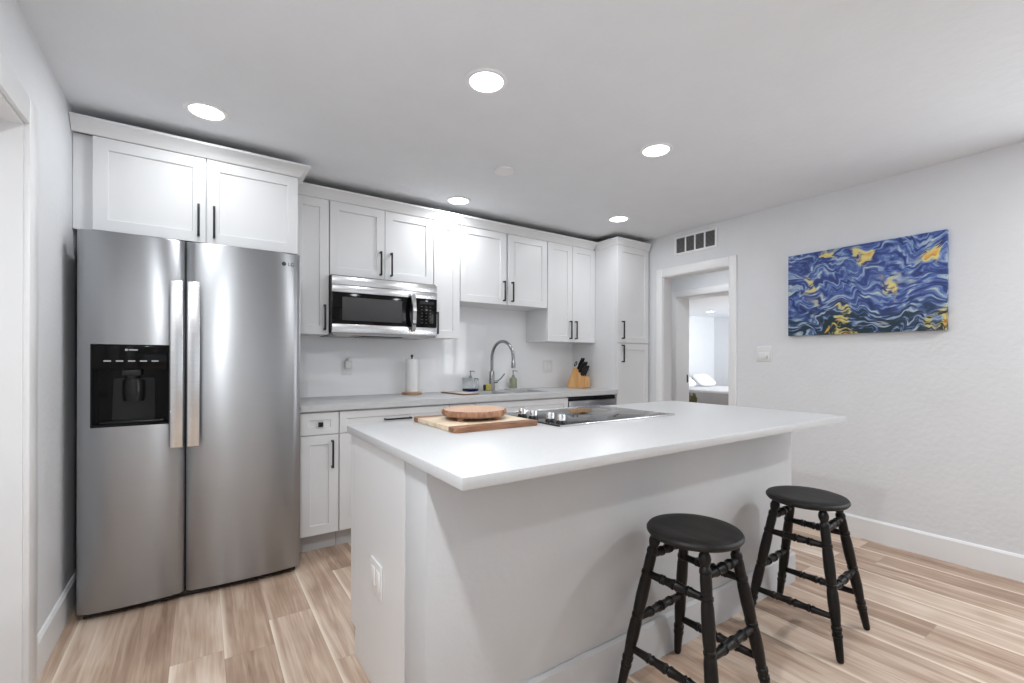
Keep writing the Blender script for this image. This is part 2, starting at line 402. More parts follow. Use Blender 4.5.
# side window (just outside the photograph, mirrored in the backsplash)
wf = frame_yz(RX + .03, RX + .08, Wa, Wb, Wz0, Wz1, .05)
for k in (1, 2):
    yy = Wa + (Wb - Wa) * k / 3; wf.box(RX + .035, RX + .075, yy - .03, yy + .03, Wz0 + .05, Wz1 - .05)
o = struct('window_1', wf, 'trim')
struct('window_pane', MB().box(RX + .052, RX + .058, Wa + .05, Wb - .05, Wz0 + .05, Wz1 - .05), 'pane', parent=o)
struct('trim_6', MB().box(RX - .025, RX + .03, Wa - .02, Wb, Wz0 - .03, Wz0, .004), 'trim')
wf = MB().box(Sa, Sa + .06, RY - .09, RY - .03, 0, 2.1).box(Sb - .06, Sb, RY - .09, RY - .03, 0, 2.1).box(1.57, 1.63, RY - .09, RY - .03, .06, 2.04).box(Sa, Sb, RY - .09, RY - .03, 2.04, 2.1).box(Sa, Sb, RY - .09, RY - .03, 0, .06)
o = struct('window_2', wf, 'trim')
struct('window_pane', MB().box(Sa + .06, Sb - .06, RY - .063, RY - .057, .06, 2.04), 'pane', parent=o)
# baseboards
def board_x(x_face, sgn, y0, y1, h=.142):       # on a wall of constant x; sgn = side of the room
    t = .014 * sgn
    return MB().prism([(x_face, 0), (x_face + t, 0), (x_face + t, h - .012), (x_face + t * .45, h), (x_face, h)], 'y', y0, y1)
struct('baseboard_left', board_x(LX, 1, D1b + .105, BY - .05), 'trim')
struct('baseboard_left_rear', board_x(LX, 1, RY, D1a - .105), 'trim')
struct('baseboard_right', board_x(RX, -1, RY, Oa - .055), 'trim')
# left door: closed slab set back in its opening
struct('trim_1', MB().box(LX - .12, LX + .001, D1b - .018, D1b, 0, D1h).box(LX - .12, LX + .001, D1a, D1a + .018, 0, D1h).box(LX - .12, LX + .001, D1a + .018, D1b - .018, D1h - .018, D1h)
       .box(LX, LX + .017, D1b - .010, D1b + .095, 0, D1h + .085, .004).box(LX, LX + .017, D1a - .095, D1a + .010, 0, D1h + .085, .004).box(LX, LX + .017, D1a + .010, D1b - .010, D1h - .010, D1h + .085, .004), 'trim')
d1 = MB().box(LX - .115, LX - .078, D1a + .02, D1b - .02, .008, D1h - .02, .002)
o = struct('door_1', d1, 'trim')
hb = MB().rod((LX - .08, D1a + .09, .95), (LX - .03, D1a + .09, .95), .012).lathe([(.0, -.028), (.016, -.026), (.027, -.012), (.028, 0), (.02, .016), (.0, .02)], 24, Matrix.Translation((LX - .03, D1a + .09, .95)) @ Matrix.Rotation(PI / 2, 4, 'Y'))
struct('door_knob', hb, 'nickel', parent=o)
# hall opening
def opening(name, x0, x1, ya, yb, h, cw=.06):
    m = MB()
    m.box(x0 - .001, x1 + .001, ya, ya + .018, 0, h).box(x0 - .001, x1 + .001, yb - .018, yb, 0, h).box(x0 - .001, x1 + .001, ya + .018, yb - .018, h - .018, h)
    for xa, xb in ((x0 - .017, x0), (x1, x1 + .017)):
        m.box(xa, xb, ya - cw + .012, ya + .012, 0, h + cw, .004).box(xa, xb, yb - .012, yb + cw - .012, 0, h + cw, .004).box(xa, xb, ya + .012, yb - .012, h - .012, h + cw, .004)
    return struct(name, m, 'trim')
opening('trim_2', RX, RX + .12, Oa, Ob, Oh, .066)
HX = 5.0
H2a, H2b = 2.80, 3.635
struct('wall_hall_far', MB().box(HX, HX + .26, 1.0, H2a, 0, CZ).box(HX, HX + .26, H2a, H2b, Oh, CZ).box(HX, HX + .26, H2b, 6.82, 0, CZ), 'wall')
struct('wall_hall_end', MB().box(RX + .12, HX, 4.6, 4.72, 0, CZ).box(RX + .12, HX, .88, 1.0, 0, CZ), 'wall')
struct('wall_hall_near', MB().box(RX, RX + .12, BY + .12, 4.72, 0, CZ), 'wall')
struct('ceiling_hall', MB().box(RX + .12, HX, .88, 4.72, CZ, CZ + .1), 'ceiling')
opening('trim_3', HX, HX + .26, H2a, H2b, Oh, .066)
struct('baseboard_hall', board_x(HX, -1, H2b + .06, 4.6), 'trim')
# bedroom shell
BX, BYY, BCZ = 10.8, 6.7, 2.27
struct('wall_bedroom_back', MB().box(HX + .26, BX + .12, BYY, BYY + .12, 0, BCZ), 'wall')
struct('wall_bedroom_right', MB().box(BX, BX + .12, 2.3, BYY, 0, BCZ), 'wall')
struct('wall_bedroom_front', MB().box(HX + .26, 8.1, 2.18, 2.3, 0, BCZ).box(8.1, 10.5, 2.18, 2.3, 0, .75).box(8.1, 10.5, 2.18, 2.3, 2.05, BCZ).box(10.5, BX + .12, 2.18, 2.3, 0, BCZ), 'wall')
struct('ceiling_bedroom', MB().box(HX + .26, BX + .12, 2.18, BYY + .12, BCZ, BCZ + .1), 'ceiling')
o = struct('window_3', MB().box(8.1, 8.16, 2.2, 2.26, .75, 2.05).box(10.44, 10.5, 2.2, 2.26, .75, 2.05).box(8.16, 10.44, 2.2, 2.26, 1.99, 2.05).box(8.16, 10.44, 2.2, 2.26, .75, .81).box(9.27, 9.33, 2.2, 2.26, .81, 1.99), 'trim')
struct('window_pane', MB().box(8.16, 10.44, 2.227, 2.233, .81, 1.99), 'pane', parent=o)

# ------------------------------------------------------------------ refrigerator
FY = 2.770
fr = thing('refrigerator', 'tall stainless steel side-by-side refrigerator with an ice and water dispenser', 'refrigerator', (0, 3.15, 0))
FX0, FX1, FS = -.459, .460, -.063
FZ0, FZ1 = .036, 1.772
build('body', MB().box(FX0 + .012, FX1 - .006, FY + .085, BY - .03, .03, 1.758, .006), 'dark_grey', fr)
build('base_grille', MB().box(FX0 + .02, FX1 - .02, FY + .03, FY + .085, .008, .034, .003), 'black_plastic', fr)
for x in (FX0 + .06, FX1 - .06):
    build('foot', MB().lathe([(.022, 0), (.022, .02), (.012, .022), (.012, .031)], 16, Matrix.Translation((x, FY + .11, 0))), 'black_plastic', fr)
HX0, HX1, HZ0, HZ1 = -.411, -.127, .876, 1.256
def fridge_door(xa, xb, hole=None):
    n = 28; xs = [xa + (xb - xa) * i / n for i in range(n + 1)]
    zs = [FZ0, FZ0 + .006, FZ1 - .006, FZ1]
    if hole:
        xs = sorted(set([x for x in xs if abs(x - hole[0]) > .004 and abs(x - hole[1]) > .004] + [hole[0], hole[1]])); zs = sorted(zs + [hole[2], hole[3]])
    def yf(x):
        t = abs(2 * (x - xa) / (xb - xa) - 1)
        return FY - .012 + .020 * t ** 3.2 + (.010 * max(0, (t - .93) / .07) ** 2)
    b = bmesh.new(); G = []
    for zi, z in enumerate(zs):
        dy = .005 if zi in (0, len(zs) - 1) else 0
        G.append([b.verts.new((x, yf(x) + dy, z)) for x in xs])
    for i in range(len(zs) - 1):
        for j in range(len(xs) - 1):
            if hole and hole[0] - 1e-6 <= (xs[j] + xs[j + 1]) / 2 <= hole[1] and hole[2] <= (zs[i] + zs[i + 1]) / 2 <= hole[3]: continue
            b.faces.new((G[i][j], G[i][j + 1], G[i + 1][j + 1], G[i + 1][j]))
    yb = FY + .078
    top = [b.verts.new((x, yb, zs[-1])) for x in xs]; bot = [b.verts.new((x, yb, zs[0])) for x in xs]
    for j in range(len(xs) - 1):
        b.faces.new((G[-1][j], G[-1][j + 1], top[j + 1], top[j])); b.faces.new((bot[j], bot[j + 1], G[0][j + 1], G[0][j]))
        b.faces.new((top[j], top[j + 1], bot[j + 1], bot[j]))
    b.faces.new([g[0] for g in G] + [top[0], bot[0]]); b.faces.new([g[-1] for g in G][::-1] + [bot[-1], top[-1]])
    bmesh.ops.recalc_face_normals(b, faces=b.faces[:])
    m = MB(); m._merge(b); return m, yf
mdl, yfl = fridge_door(FX0, FS - .0035, (HX0, HX1, HZ0, HZ1))
mdr, yfr = fridge_door(FS + .0035, FX1)
dl = build('freezer_door', mdl, 'steel', fr, ang=40)
dr = build('refrigerator_door', mdr, 'steel', fr, ang=40)
for dd, xc in ((dl, -.0965), (dr, -.0300)):
    hw = .0255; z0, z1 = .762, 1.567; yb = FY - .002
    h = MB().box(xc - hw, xc + hw, yb - .058, yb - .042, z0, z1, .004, 3)
    for a, c in ((z0, z0 + .03), (z1 - .03, z1)): h.box(xc - hw + .004, xc + hw - .004, yb - .045, yb + .008, a, c, .003)
    build('handle', h, 'steel_bright', dd)
# dispenser
dp = MB(); e = .006; yo = FY - .010
dp.box(HX0, HX0 + e, yo, FY + .07, HZ0, HZ1).box(HX1 - e, HX1, yo, FY + .07, HZ0, HZ1).box(HX0 + e, HX1 - e, yo, FY + .07, HZ0, HZ0 + .012).box(HX0 + e, HX1 - e, yo, FY + .07, HZ1 - e, HZ1).box(HX0 + e, HX1 - e, FY + .060, FY + .07, HZ0 + .012, HZ1 - e)
dsp = build('dispenser', dp, 'gloss_black', fr)
zc = 1.142
build('control_panel', MB().box(HX0 + e, HX1 - e, yo - .002, FY + .058, zc, HZ1 - e, .003), 'gloss_black', dsp)
xm = (HX0 + HX1) / 2
def mark(xa, xb, za, zb): build('panel_mark', MB().box(xa, xb, yo - .0028, yo - .0018, za, zb), 'grey_mark', dsp)
for k in range(5):
    x = HX0 + .058 + k * .043; mark(x - .013, x + .013, 1.176, 1.182)
mark(xm - .022, xm - .012, 1.226, 1.236); mark(xm - .009, xm + .024, 1.228, 1.234)
build('nozzle', MB().box(xm - .036, xm + .036, FY + .0, FY + .05, 1.109, zc, .006).lathe([(.026, 1.097), (.03, 1.112)], 24, Matrix.Translation((xm, FY + .026, 0))), 'black_plastic', dsp)
pd = MB().lathe([(.040, .99), (.044, 1.01), (.044, 1.084), (.040, 1.092)], 28, Matrix.Translation((xm + .005, FY + .045, 0)))
build('paddle', pd, 'smoke', dsp)
bp_ = MB().prism([(xm - .068, 1.098), (xm - .075, .898), (xm + .085, .898), (xm + .085, 1.098)], 'y', FY + .045, FY + .059, .004)
build('splash_plate', bp_, 'smoke', dsp)
build('drip_tray', MB().box(HX0 + .03, HX1 - .02, FY + .004, FY + .058, HZ0 + .012, HZ0 + .022, .003), 'black_plastic', dsp)
def text_part(name, txt, size, loc, m, parent, th=.0004):
    c = bpy.data.curves.new(name, 'FONT'); c.body = txt; c.size = size; c.extrude = th; c.align_x = 'LEFT'
    o = bpy.data.objects.new(name + '_curve', c); COL.objects.link(o); bpy.context.view_layer.update()
    me = bpy.data.meshes.new_from_object(o.evaluated_get(bpy.context.evaluated_depsgraph_get())); bpy.data.objects.remove(o)
    me.materials.clear(); me.materials.append(MAT[m]); me.transform(Matrix.Rotation(PI / 2, 4, 'X'))
    o = bpy.data.objects.new(name, me); COL.objects.link(o); o.parent = parent
    me.transform(Matrix.Translation(Vector(loc) - worldloc(parent))); return o
lx, lz = .374, 1.711
text_part('logo_letters', 'LG', .026, (lx + .020, yfr(lx + .03) - .0009, lz - .009), 'dark_grey', dr)
build('logo_badge', MB().lathe([(.0112, -.0006), (.0112, .0006)], 24, Matrix.Translation((lx, yfr(lx) - .0006, lz)) @ Matrix.Rotation(PI / 2, 4, 'X')), 'dark_grey', dr)

# ------------------------------------------------------------------ cabinets
def pull_v(x, z0, z1, y):
    m = MB().box(x - .0055, x + .0055, y - .034, y - .023, z0, z1, .0015)
    for a in (z0, z1 - .011): m.box(x - .0055, x + .0055, y - .026, y + .0005, a, a + .011)
    return m
def pull_h(x0, x1, z, y):
    m = MB().box(x0, x1, y - .034, y - .023, z - .0055, z + .0055, .0015)
    for a in (x0, x1 - .011): m.box(a, a + .011, y - .026, y + .0005, z - .0055, z + .0055)
    return m
def cab_door(root, x0, x1, z0, z1, y, hx=None, hz=None):
    d = build('door', MB().shaker(x0, x1, z0, z1, y), 'cabinet', root)
    if hx is not None: build('handle', pull_v(hx, hz[0], hz[1], y), 'black_metal', d)
    return d
# over the refrigerator
UY0 = 3.24
VY = 2.955; VT = 2.272
cb = thing('wall_cabinet', 'wide two-door white wall cabinet above the refrigerator', 'cabinet', (.02, 3.25, 1.812), 'white wall cabinets')
build('body', MB().box(-.434, .474, VY + .021, BY, 1.815, VT), 'cabinet', cb)
build('filler_strip', MB().box(LX + .002, -.4345, VY + .030, VY + .048, 1.813, VT), 'cabinet', cb)
build('gap_shade_panel', MB().box(-.433, .473, VY + .03, BY - .001, VT + .0005, VT + .006), 'gap_shade', cb)  # unseen dark sheet added to darken the gap under the ceiling
cab_door(cb, -.434, .0195, 1.8125, VT - .006, VY, -.012, (1.843, 2.010))
cab_door(cb, .0245, .474, 1.8125, VT - .006, VY, .057, (1.843, 2.010))
CROWN = [(0, 0), (.010, .001), (.018, .014), (.050, .048), (.060, .052), (.060, .064), (.050, .064), (0, .016)]
cr = MB().sweep_profile([(LX + .003, VY), (.474, VY), (.474, UY0 - .058)], [(o_, VT - .005 + z_) for o_, z_ in CROWN])
build('crown_molding', cr, 'cabinet', cb)
UY = 3.24
UT = 2.270
def upper(x0, x1, z0, label, doors):
    c = thing('wall_cabinet', label, 'cabinet', ((x0 + x1) / 2, 3.4, z0), 'white wall cabinets')
    build('body', MB().box(x0, x1, UY + .021, BY, z0 + .001, UT), 'cabinet', c)
    build('gap_shade_panel', MB().box(x0 + .001, x1 - .001, UY + .03, BY - .001, UT + .0005, UT + .006), 'gap_shade', c)
    for xa, xb, hx in doors: cab_door(c, xa, xb, z0, UT - .006, UY, hx, (z0 + .028, z0 + .198))
    return c
upper(.488, .7135, 1.357, 'narrow tall white wall cabinet left of the microwave beside the refrigerator', [(.490, .7115, .684)])
upper(.7165, 1.4765, 1.762, 'short two-door white wall cabinet directly above the microwave', [(.7185, 1.0945, 1.062), (1.0985, 1.4745, 1.140)])
upper(1.4795, 1.7055, 1.357, 'narrow tall white wall cabinet right of the microwave', [(1.4815, 1.7035, 1.503)])
upper(1.7085, 2.598, 1.657, 'short two-door white wall cabinet above the sink', [(1.712, 2.148, 2.120), (2.172, 2.594, 2.205)])
upper(2.601, 3.197, 1.357, 'tall two-door white wall cabinet above the knife block', [(2.603, 2.897, 2.868), (2.901, 3.195, 2.934)])
# crown run over the wall cabinets
crb = MB().sweep_profile([(.478, UY), (3.1675, UY)], [(o_, UT - .006 + z_) for o_, z_ in CROWN])
tag(build('crown_molding', crb, 'cabinet'), 'long white crown molding along the top of the wall cabinets', 'molding')
# pantry
PY = 2.955
pn = thing('pantry_cabinet', 'full-height white pantry cabinet in the corner beside the doorway', 'cabinet', (3.43, 3.25, 0))
build('body', MB().box(3.199, RX - .020, PY + .021, BY, .10, UT), 'cabinet', pn)
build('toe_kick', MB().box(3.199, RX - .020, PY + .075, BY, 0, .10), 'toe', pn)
build('gap_shade_panel', MB().box(3.20, RX - .021, PY + .03, BY - .001, UT + .0005, UT + .006), 'gap_shade', pn)
cab_door(pn, 3.2005, RX - .022, 1.350, UT - .006, PY, 3.264, (1.388, 1.555))
cab_door(pn, 3.2005, RX - .022, .112, 1.344, PY, 3.264, (1.168, 1.332))
cr = MB().sweep_profile([(3.1985, UY - .001), (3.1985, PY), (RX - .018, PY)], [(o_ * .5, UT - .006 + z_) for o_, z_ in CROWN])
build('crown_molding', cr, 'cabinet', pn)
# base units
DY = 2.965
def base(x0, x1, label, dr_=None, doors=()):
    c = thing('base_cabinet', label, 'cabinet', ((x0 + x1) / 2, 3.2, 0), 'white base cabinets')
    if dr_ and dr_[0] == 'none':
        build('body', MB().box(x0, x0 + .018, DY + .021, BY - .001, .11, .872).box(x1 - .018, x1, DY + .021, BY - .001, .11, .872).box(x0 + .018, x1 - .018, DY + .021, BY - .001, .11, .13).box(x0 + .018, x1 - .018, DY + .021, DY + .039, .13, .872), 'cabinet', c)
    else: build('body', MB().box(x0, x1, DY + .021, BY - .001, .11, .872), 'cabinet', c)
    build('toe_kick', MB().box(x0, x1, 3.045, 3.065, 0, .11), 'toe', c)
    if dr_:
        d = build('drawer', MB().shaker(x0 + .002, x1 - .002, .728, .862, DY, rail=.045), 'cabinet', c)
        if dr_[0] == 'knob': build('knob', MB().box(dr_[1] - .014, dr_[1] + .014, DY - .024, DY - .012, .778, .806, .002).rod((dr_[1], DY - .014, .792), (dr_[1], DY + .001, .792), .006), 'black_metal', d)
        elif dr_[0] == 'bar': build('handle', pull_h(dr_[1], dr_[2], .795, DY), 'black_metal', d)
    for xa, xb, hx in doors: cab_door(c, xa, xb, .118, .723, DY, hx, (.520, .690))
base(.488, .7135, 'narrow white base cabinet with a square-knobbed drawer beside the refrigerator', ('knob', .603), [(.490, .7115, .673)])
base(.7165, 1.4765, 'white base cabinet with one wide bar-handled drawer under the paper towels', ('bar', 1.0, 1.185), [(.7185, 1.0945, 1.055), (1.0985, 1.4745, 1.14)])
base(1.4795, 1.6925, 'narrow white base cabinet just left of the sink', ('bar', 1.54, 1.63), [(1.4815, 1.6905, 1.505)])
base(1.6955, 2.6085, 'white base cabinet with a false drawer front under the sink', ('none',), [(1.6975, 2.150, 2.115), (2.154, 2.6065, 2.19)])
# dishwasher
dw = thing('dishwasher', 'stainless dishwasher with dark top strip under the counter', 'dishwasher', (2.905, 3.25, 0))
build('body', MB().box(2.613, 3.195, DY + .03, 3.50, .11, .866), 'dark_grey', dw)
build('door', MB().box(2.614, 3.194, DY - .004, DY + .03, .118, .832, .005), 'steel', dw)
build('control_strip', MB().box(2.614, 3.194, DY + .008, DY + .03, .834, .866, .003), 'gloss_black', dw)
build('toe_kick', MB().box(2.613, 3.195, 3.03, 3.06, 0, .11), 'black_plastic', dw)
# countertop with two sink openings
def slab_with_holes(x0, x1, y0, y1, z0, z1, holes):
    b = bmesh.new()
    xs = sorted(set([x0, x1] + [h[0] for h in holes] + [h[1] for h in holes])); ys = sorted(set([y0, y1] + [h[2] for h in holes] + [h[3] for h in holes]))
    V = {}
    def v(i, j, t):
        if (i, j, t) not in V: V[(i, j, t)] = b.verts.new((xs[i], ys[j], z1 if t else z0))
        return V[(i, j, t)]
    inh = lambda i, j: any(h[0] <= (xs[i] + xs[i + 1]) / 2 <= h[1] and h[2] <= (ys[j] + ys[j + 1]) / 2 <= h[3] for h in holes)
    nx, ny = len(xs) - 1, len(ys) - 1
    solid = lambda i, j: 0 <= i < nx and 0 <= j < ny and not inh(i, j)
    for i in range(nx):
        for j in range(ny):
            if not solid(i, j): continue
            b.faces.new((v(i, j, 1), v(i + 1, j, 1), v(i + 1, j + 1, 1), v(i, j + 1, 1))); b.faces.new((v(i, j, 0), v(i, j + 1, 0), v(i + 1, j + 1, 0), v(i + 1, j, 0)))
            if not solid(i - 1, j): b.faces.new((v(i, j, 0), v(i, j, 1), v(i, j + 1, 1), v(i, j + 1, 0)))
            if not solid(i + 1, j): b.faces.new((v(i + 1, j, 0), v(i + 1, j + 1, 0), v(i + 1, j + 1, 1), v(i + 1, j, 1)))
            if not solid(i, j - 1): b.faces.new((v(i, j, 0), v(i + 1, j, 0), v(i + 1, j, 1), v(i, j, 1)))
            if not solid(i, j + 1): b.faces.new((v(i, j + 1, 0), v(i, j + 1, 1), v(i + 1, j + 1, 1), v(i + 1, j + 1, 0)))
    bmesh.ops.recalc_face_normals(b, faces=b.faces[:])
    m = MB(); m._merge(b); return m
CT = .912
S1, S2 = (1.82, 2.145, 3.12, 3.455), (2.185, 2.53, 3.12, 3.455)
tag(build('countertop', slab_with_holes(.486, 3.196, 2.94, BY - .002, .874, CT, [S1, S2]), 'quartz'), 'white quartz countertop along the back wall holding the sink', 'countertop')
sk = thing('sink', 'stainless double-bowl sink set into the back countertop', 'sink', (2.15, 3.31, .66))
for (a, b_, c, d) in (S1, S2):
    t = .004; z0 = .70; m = MB()
    m.box(a - t, a, c - t, d + t, z0, .8735).box(b_, b_ + t, c - t, d + t, z0, .8735).box(a, b_, c - t, c, z0, .8735).box(a, b_, d, d + t, z0, .8735).box(a - t, b_ + t, c - t, d + t, z0 - t, z0)
    bw = build('bowl', m, 'sink_steel', sk)
    build('drain', MB().lathe([(.045, 0), (.045, .002), (.03, .003), (.028, .001)], 24, Matrix.Translation(((a + b_) / 2, (c + d) / 2, z0 + .0005))), 'steel_bright', bw)
# backsplash slab
tag(build('backsplash', MB().box(.486, 3.197, BY - .0015, BY - .0003, CT + .001, 1.75), 'splash'), 'glossy white backsplash slab behind the counter and faucet', 'backsplash')

# ------------------------------------------------------------------ microwave
mw = thing('microwave', 'stainless over-the-range microwave mounted under the wall cabinet', 'microwave', (1.09, 3.35, 1.36))
MY = 3.165; mx0, mx1 = .718, 1.472
build('body', MB().box(mx0, mx1, MY + .03, BY - .004, 1.372, 1.758, .003), 'dark_grey', mw)
build('vent_panel', MB().box(mx0, mx1, MY + .004, MY + .03, 1.690, 1.750, .003), 'steel_bright', mw)
xd = 1.305
dm = MB().box(mx0, mx1, MY, MY + .03, 1.640, 1.6885, .003).box(mx0, mx1, MY, MY + .03, 1.368, 1.427, .003)
build('front_frame', dm, 'steel_bright', mw)
dg = build('door', MB().box(mx0, xd - .002, MY + .002, MY + .03, 1.4275, 1.6395, .002), 'gloss_black', mw)
build('window', MB().box(.782, 1.198, MY - .0005, MY + .0025, 1.452, 1.610, .001), 'mw_window', dg)
hp = []
for k in range(15):
    t = k / 14; hp.append((1.276, MY - .012 - .030 * math.sin(PI * t) ** .7, 1.392 + (1.668 - 1.392) * t))
b = bmesh.new(); rows = []
for p in hp:
    rows.append([b.verts.new((p[0] + dx, p[1] + dy, p[2])) for dx, dy in ((-.017, 0), (-.013, -.007), (.013, -.007), (.017, 0), (.013, .006), (-.013, .006))])
for A, B in zip(rows, rows[1:]):
    for i in range(6): b.faces.new((A[i], A[(i + 1) % 6], B[(i + 1) % 6], B[i]))
b.faces.new(rows[0]); b.faces.new(rows[-1]); bmesh.ops.recalc_face_normals(b, faces=b.faces[:])
hm = MB(); hm._merge(b)
for z in (1.398, 1.660): hm.box(1.262, 1.290, MY - .014, MY + .004, z - .006, z + .006)
build('handle', hm, 'chrome', dg)
cp = build('control_panel', MB().box(xd, mx1, MY + .002, MY + .03, 1.4275, 1.6395, .002), 'gloss_black', mw)
for i in range(3):
    for j in range(6): build('button', MB().box(1.345 + i * .034, 1.358 + i * .034, MY + .0013, MY + .0025, 1.458 + j * .024, 1.464 + j * .024), 'dark_grey', cp)
build('display', MB().box(1.335, 1.445, MY + .001, MY + .0025, 1.598, 1.622), 'smoke', cp)
build('underside', MB().box(mx0 + .006, mx1 - .006, MY + .01, BY - .01, 1.352, 1.3715, .004), 'grey_plastic', mw)
for xa, xb in ((.76, .86), (1.28, 1.40)):
    build('lamp_cover', MB().box(xa, xb, MY + .05, MY + .14, 1.3495, 1.3535, .001), 'white_plastic', mw)
build('grease_filter', MB().box(.93, 1.22, MY + .05, MY + .25, 1.347, 1.3535, .002), 'black_plastic', mw)

# ------------------------------------------------------------------ island
ix0, ix1, iy0, iy1, IZ = .504, 2.66, .942, 1.962, .914
px0, px1 = .530, 2.640
isl = thing('kitchen_island', 'white kitchen island base with a drywall knee wall facing the stools', 'kitchen island', (1.585, 1.55, 0))
build('cabinet_body', MB().box(px0 + .001, px1 - .001, 1.3465, 1.925, .105, .8825), 'cabinet', isl)
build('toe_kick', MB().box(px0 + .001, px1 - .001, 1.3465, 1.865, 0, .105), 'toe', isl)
build('end_panel', MB().prism([(1.3465, .8825), (1.3465, 0), (1.880, 0), (1.880, .105), (1.945, .105), (1.945, .8825)], 'x', px0 - .012, px0 + .0005), 'cabinet', isl)
for k in range(4):
    xa = px0 + .004 + k * (px1 - px0 - .008) / 4; xb = xa + (px1 - px0 - .008) / 4 - .004
    # fronts on the cooking side face +y: a mirrored shaker door
    m = MB().shaker(-xb, -xa, .118, .872, -1.9445)
    for v in m.bm.verts: v.co.x *= -1; v.co.y *= -1
    bmesh.ops.reverse_faces(m.bm, faces=m.bm.faces[:])
    d = build('door', m, 'cabinet', isl)
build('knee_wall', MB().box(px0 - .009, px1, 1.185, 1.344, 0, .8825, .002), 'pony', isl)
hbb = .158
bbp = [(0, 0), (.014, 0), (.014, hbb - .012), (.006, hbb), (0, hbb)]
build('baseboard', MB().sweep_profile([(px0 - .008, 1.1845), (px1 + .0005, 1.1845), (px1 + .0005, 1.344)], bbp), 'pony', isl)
tag(build('countertop', MB().box(ix0, ix1, iy0, iy1, .883, IZ, .002, 2), 'quartz'), 'white quartz island countertop overhanging the two stools', 'countertop')

# ------------------------------------------------------------------ cooktop on the island
ck = thing('cooktop', 'black glass electric cooktop set into the island countertop', 'cooktop', (1.59, 1.69, IZ))
build('glass_top', MB().box(1.214, 1.955, 1.430, 1.942, IZ + .0005, IZ + .007, .002), 'black_glass', ck)
build('steel_trim', MB().box(1.210, 1.959, 1.4235, 1.4295, IZ + .0003, IZ + .008, .002), 'steel_bright', ck)
build('steel_trim', MB().box(1.210, 1.959, 1.9425, 1.947, IZ + .0003, IZ + .008, .002), 'steel_bright', ck)
for cx, cy, r in ((1.50, 1.57, .088), (1.50, 1.82, .075), (1.78, 1.57, .075), (1.78, 1.82, .10)):
    build('burner_ring', MB().lathe([(r, 0), (r, .0002), (r - .0025, .0002), (r - .0025, 0)], 40, Matrix.Translation((cx, cy, IZ + .0071)), cap=False), 'grey_plastic', ck)
for y in (1.755, 1.668, 1.545, 1.472):
    k = build('knob', MB().lathe([(.017, .012), (.0185, .014), (.0175, .036), (.0155, .040), (.0, .041)], 24, Matrix.Translation((1.256, y, IZ + .0072))), 'chrome', ck)
    build('knob_skirt', MB().lathe([(.0225, 0), (.0225, .004), (.019, .012)], 24, Matrix.Translation((1.256, y, IZ + .0072))), 'black_plastic', k)

# ------------------------------------------------------------------ boards on the island
bd = thing('cutting_board', 'square pale cutting board with dark wood end rails lying on the island', 'cutting board', (.98, 1.72, IZ))
bt = IZ + .020
build('board', MB().box(.782, 1.172, 1.572, 1.878, IZ + .0008, bt, .002), 'maple', bd)
for ya, yb in ((1.518, 1.572), (1.878, 1.93)):
    p = []; rx = .018
    x0_, x1_ = .780, 1.174
    front = ya < 1.6
    pts = [(x0_, yb), (x1_, yb)] if front else [(x1_, ya), (x0_, ya)]
    yE = ya if front else yb; sg = 1 if front else -1
    cs = ([(x1_ - rx, yE + sg * rx, 0), (x0_ + rx, yE + sg * rx, 1)] if front else [(x0_ + rx, yE + sg * rx, 2), (x1_ - rx, yE + sg * rx, 3)])
    for cx, cy, q in cs:
        for k in range(6):
            a = {0: 0 - k * PI / 10, 1: -PI / 2 - k * PI / 10, 2: PI - k * PI / 10, 3: PI / 2 - k * PI / 10}[q]
            pts.append((cx + rx * math.cos(a), cy + rx * math.sin(a)))
    o = build('end_rail', MB().prism(pts, 'z', IZ + .0006, bt + .0006), 'walnut', bd); o['label'] = 'dark brown wooden end rail'
sl = thing('wood_slab', 'round bark-edged wooden slab on short feet resting on the cutting board', 'serving board', (.985, 1.735, bt))
sz0, sz1 = bt + .016, bt + .040
b = bmesh.new(); n = 64; rng = random.Random(3); ph = [rng.uniform(0, 6.28) for _ in range(5)]
rad = [.140 + .0028 * math.sin(3 * 2 * PI * i / n + ph[0]) + .0022 * math.sin(7 * 2 * PI * i / n + ph[1]) + .0014 * math.sin(17 * 2 * PI * i / n + ph[2]) for i in range(n)]
R = []
for f, z in ((.96, sz0), (.995, sz0 + .005), (1.0, sz0 + .014), (.975, sz1)):
    R.append([b.verts.new((.985 + rad[i] * f * math.cos(2 * PI * i / n), 1.735 + rad[i] * f * math.sin(2 * PI * i / n), z)) for i in range(n)])
for A, B in zip(R, R[1:]):
    for i in range(n): b.faces.new((A[i], A[(i + 1) % n], B[(i + 1) % n], B[i]))
b.faces.new(R[0][::-1]); b.faces.new(R[-1])
bmesh.ops.recalc_face_normals(b, faces=b.faces[:])
m = MB(); m._merge(b); build('bark', m, 'bark', sl)
m = MB().lathe([(.132, sz1 + .0002), (.131, sz1 + .002), (.096, sz1 + .002), (.092, sz1 + .0008), (0, sz1 + .0006)], 48, Matrix.Translation((.985, 1.735, 0)))
o = build('cut_face', m, 'slab', sl, origin=None); o['label'] = 'smooth ringed cut face'
for a in (-60, 30, 120, 210):
    a = math.radians(a)
    build('foot', MB().lathe([(.014, bt + .0012), (.017, bt + .004), (.017, sz0 + .001)], 16, Matrix.Translation((.985 + .105 * math.cos(a), 1.735 + .105 * math.sin(a), 0))), 'bark', sl)

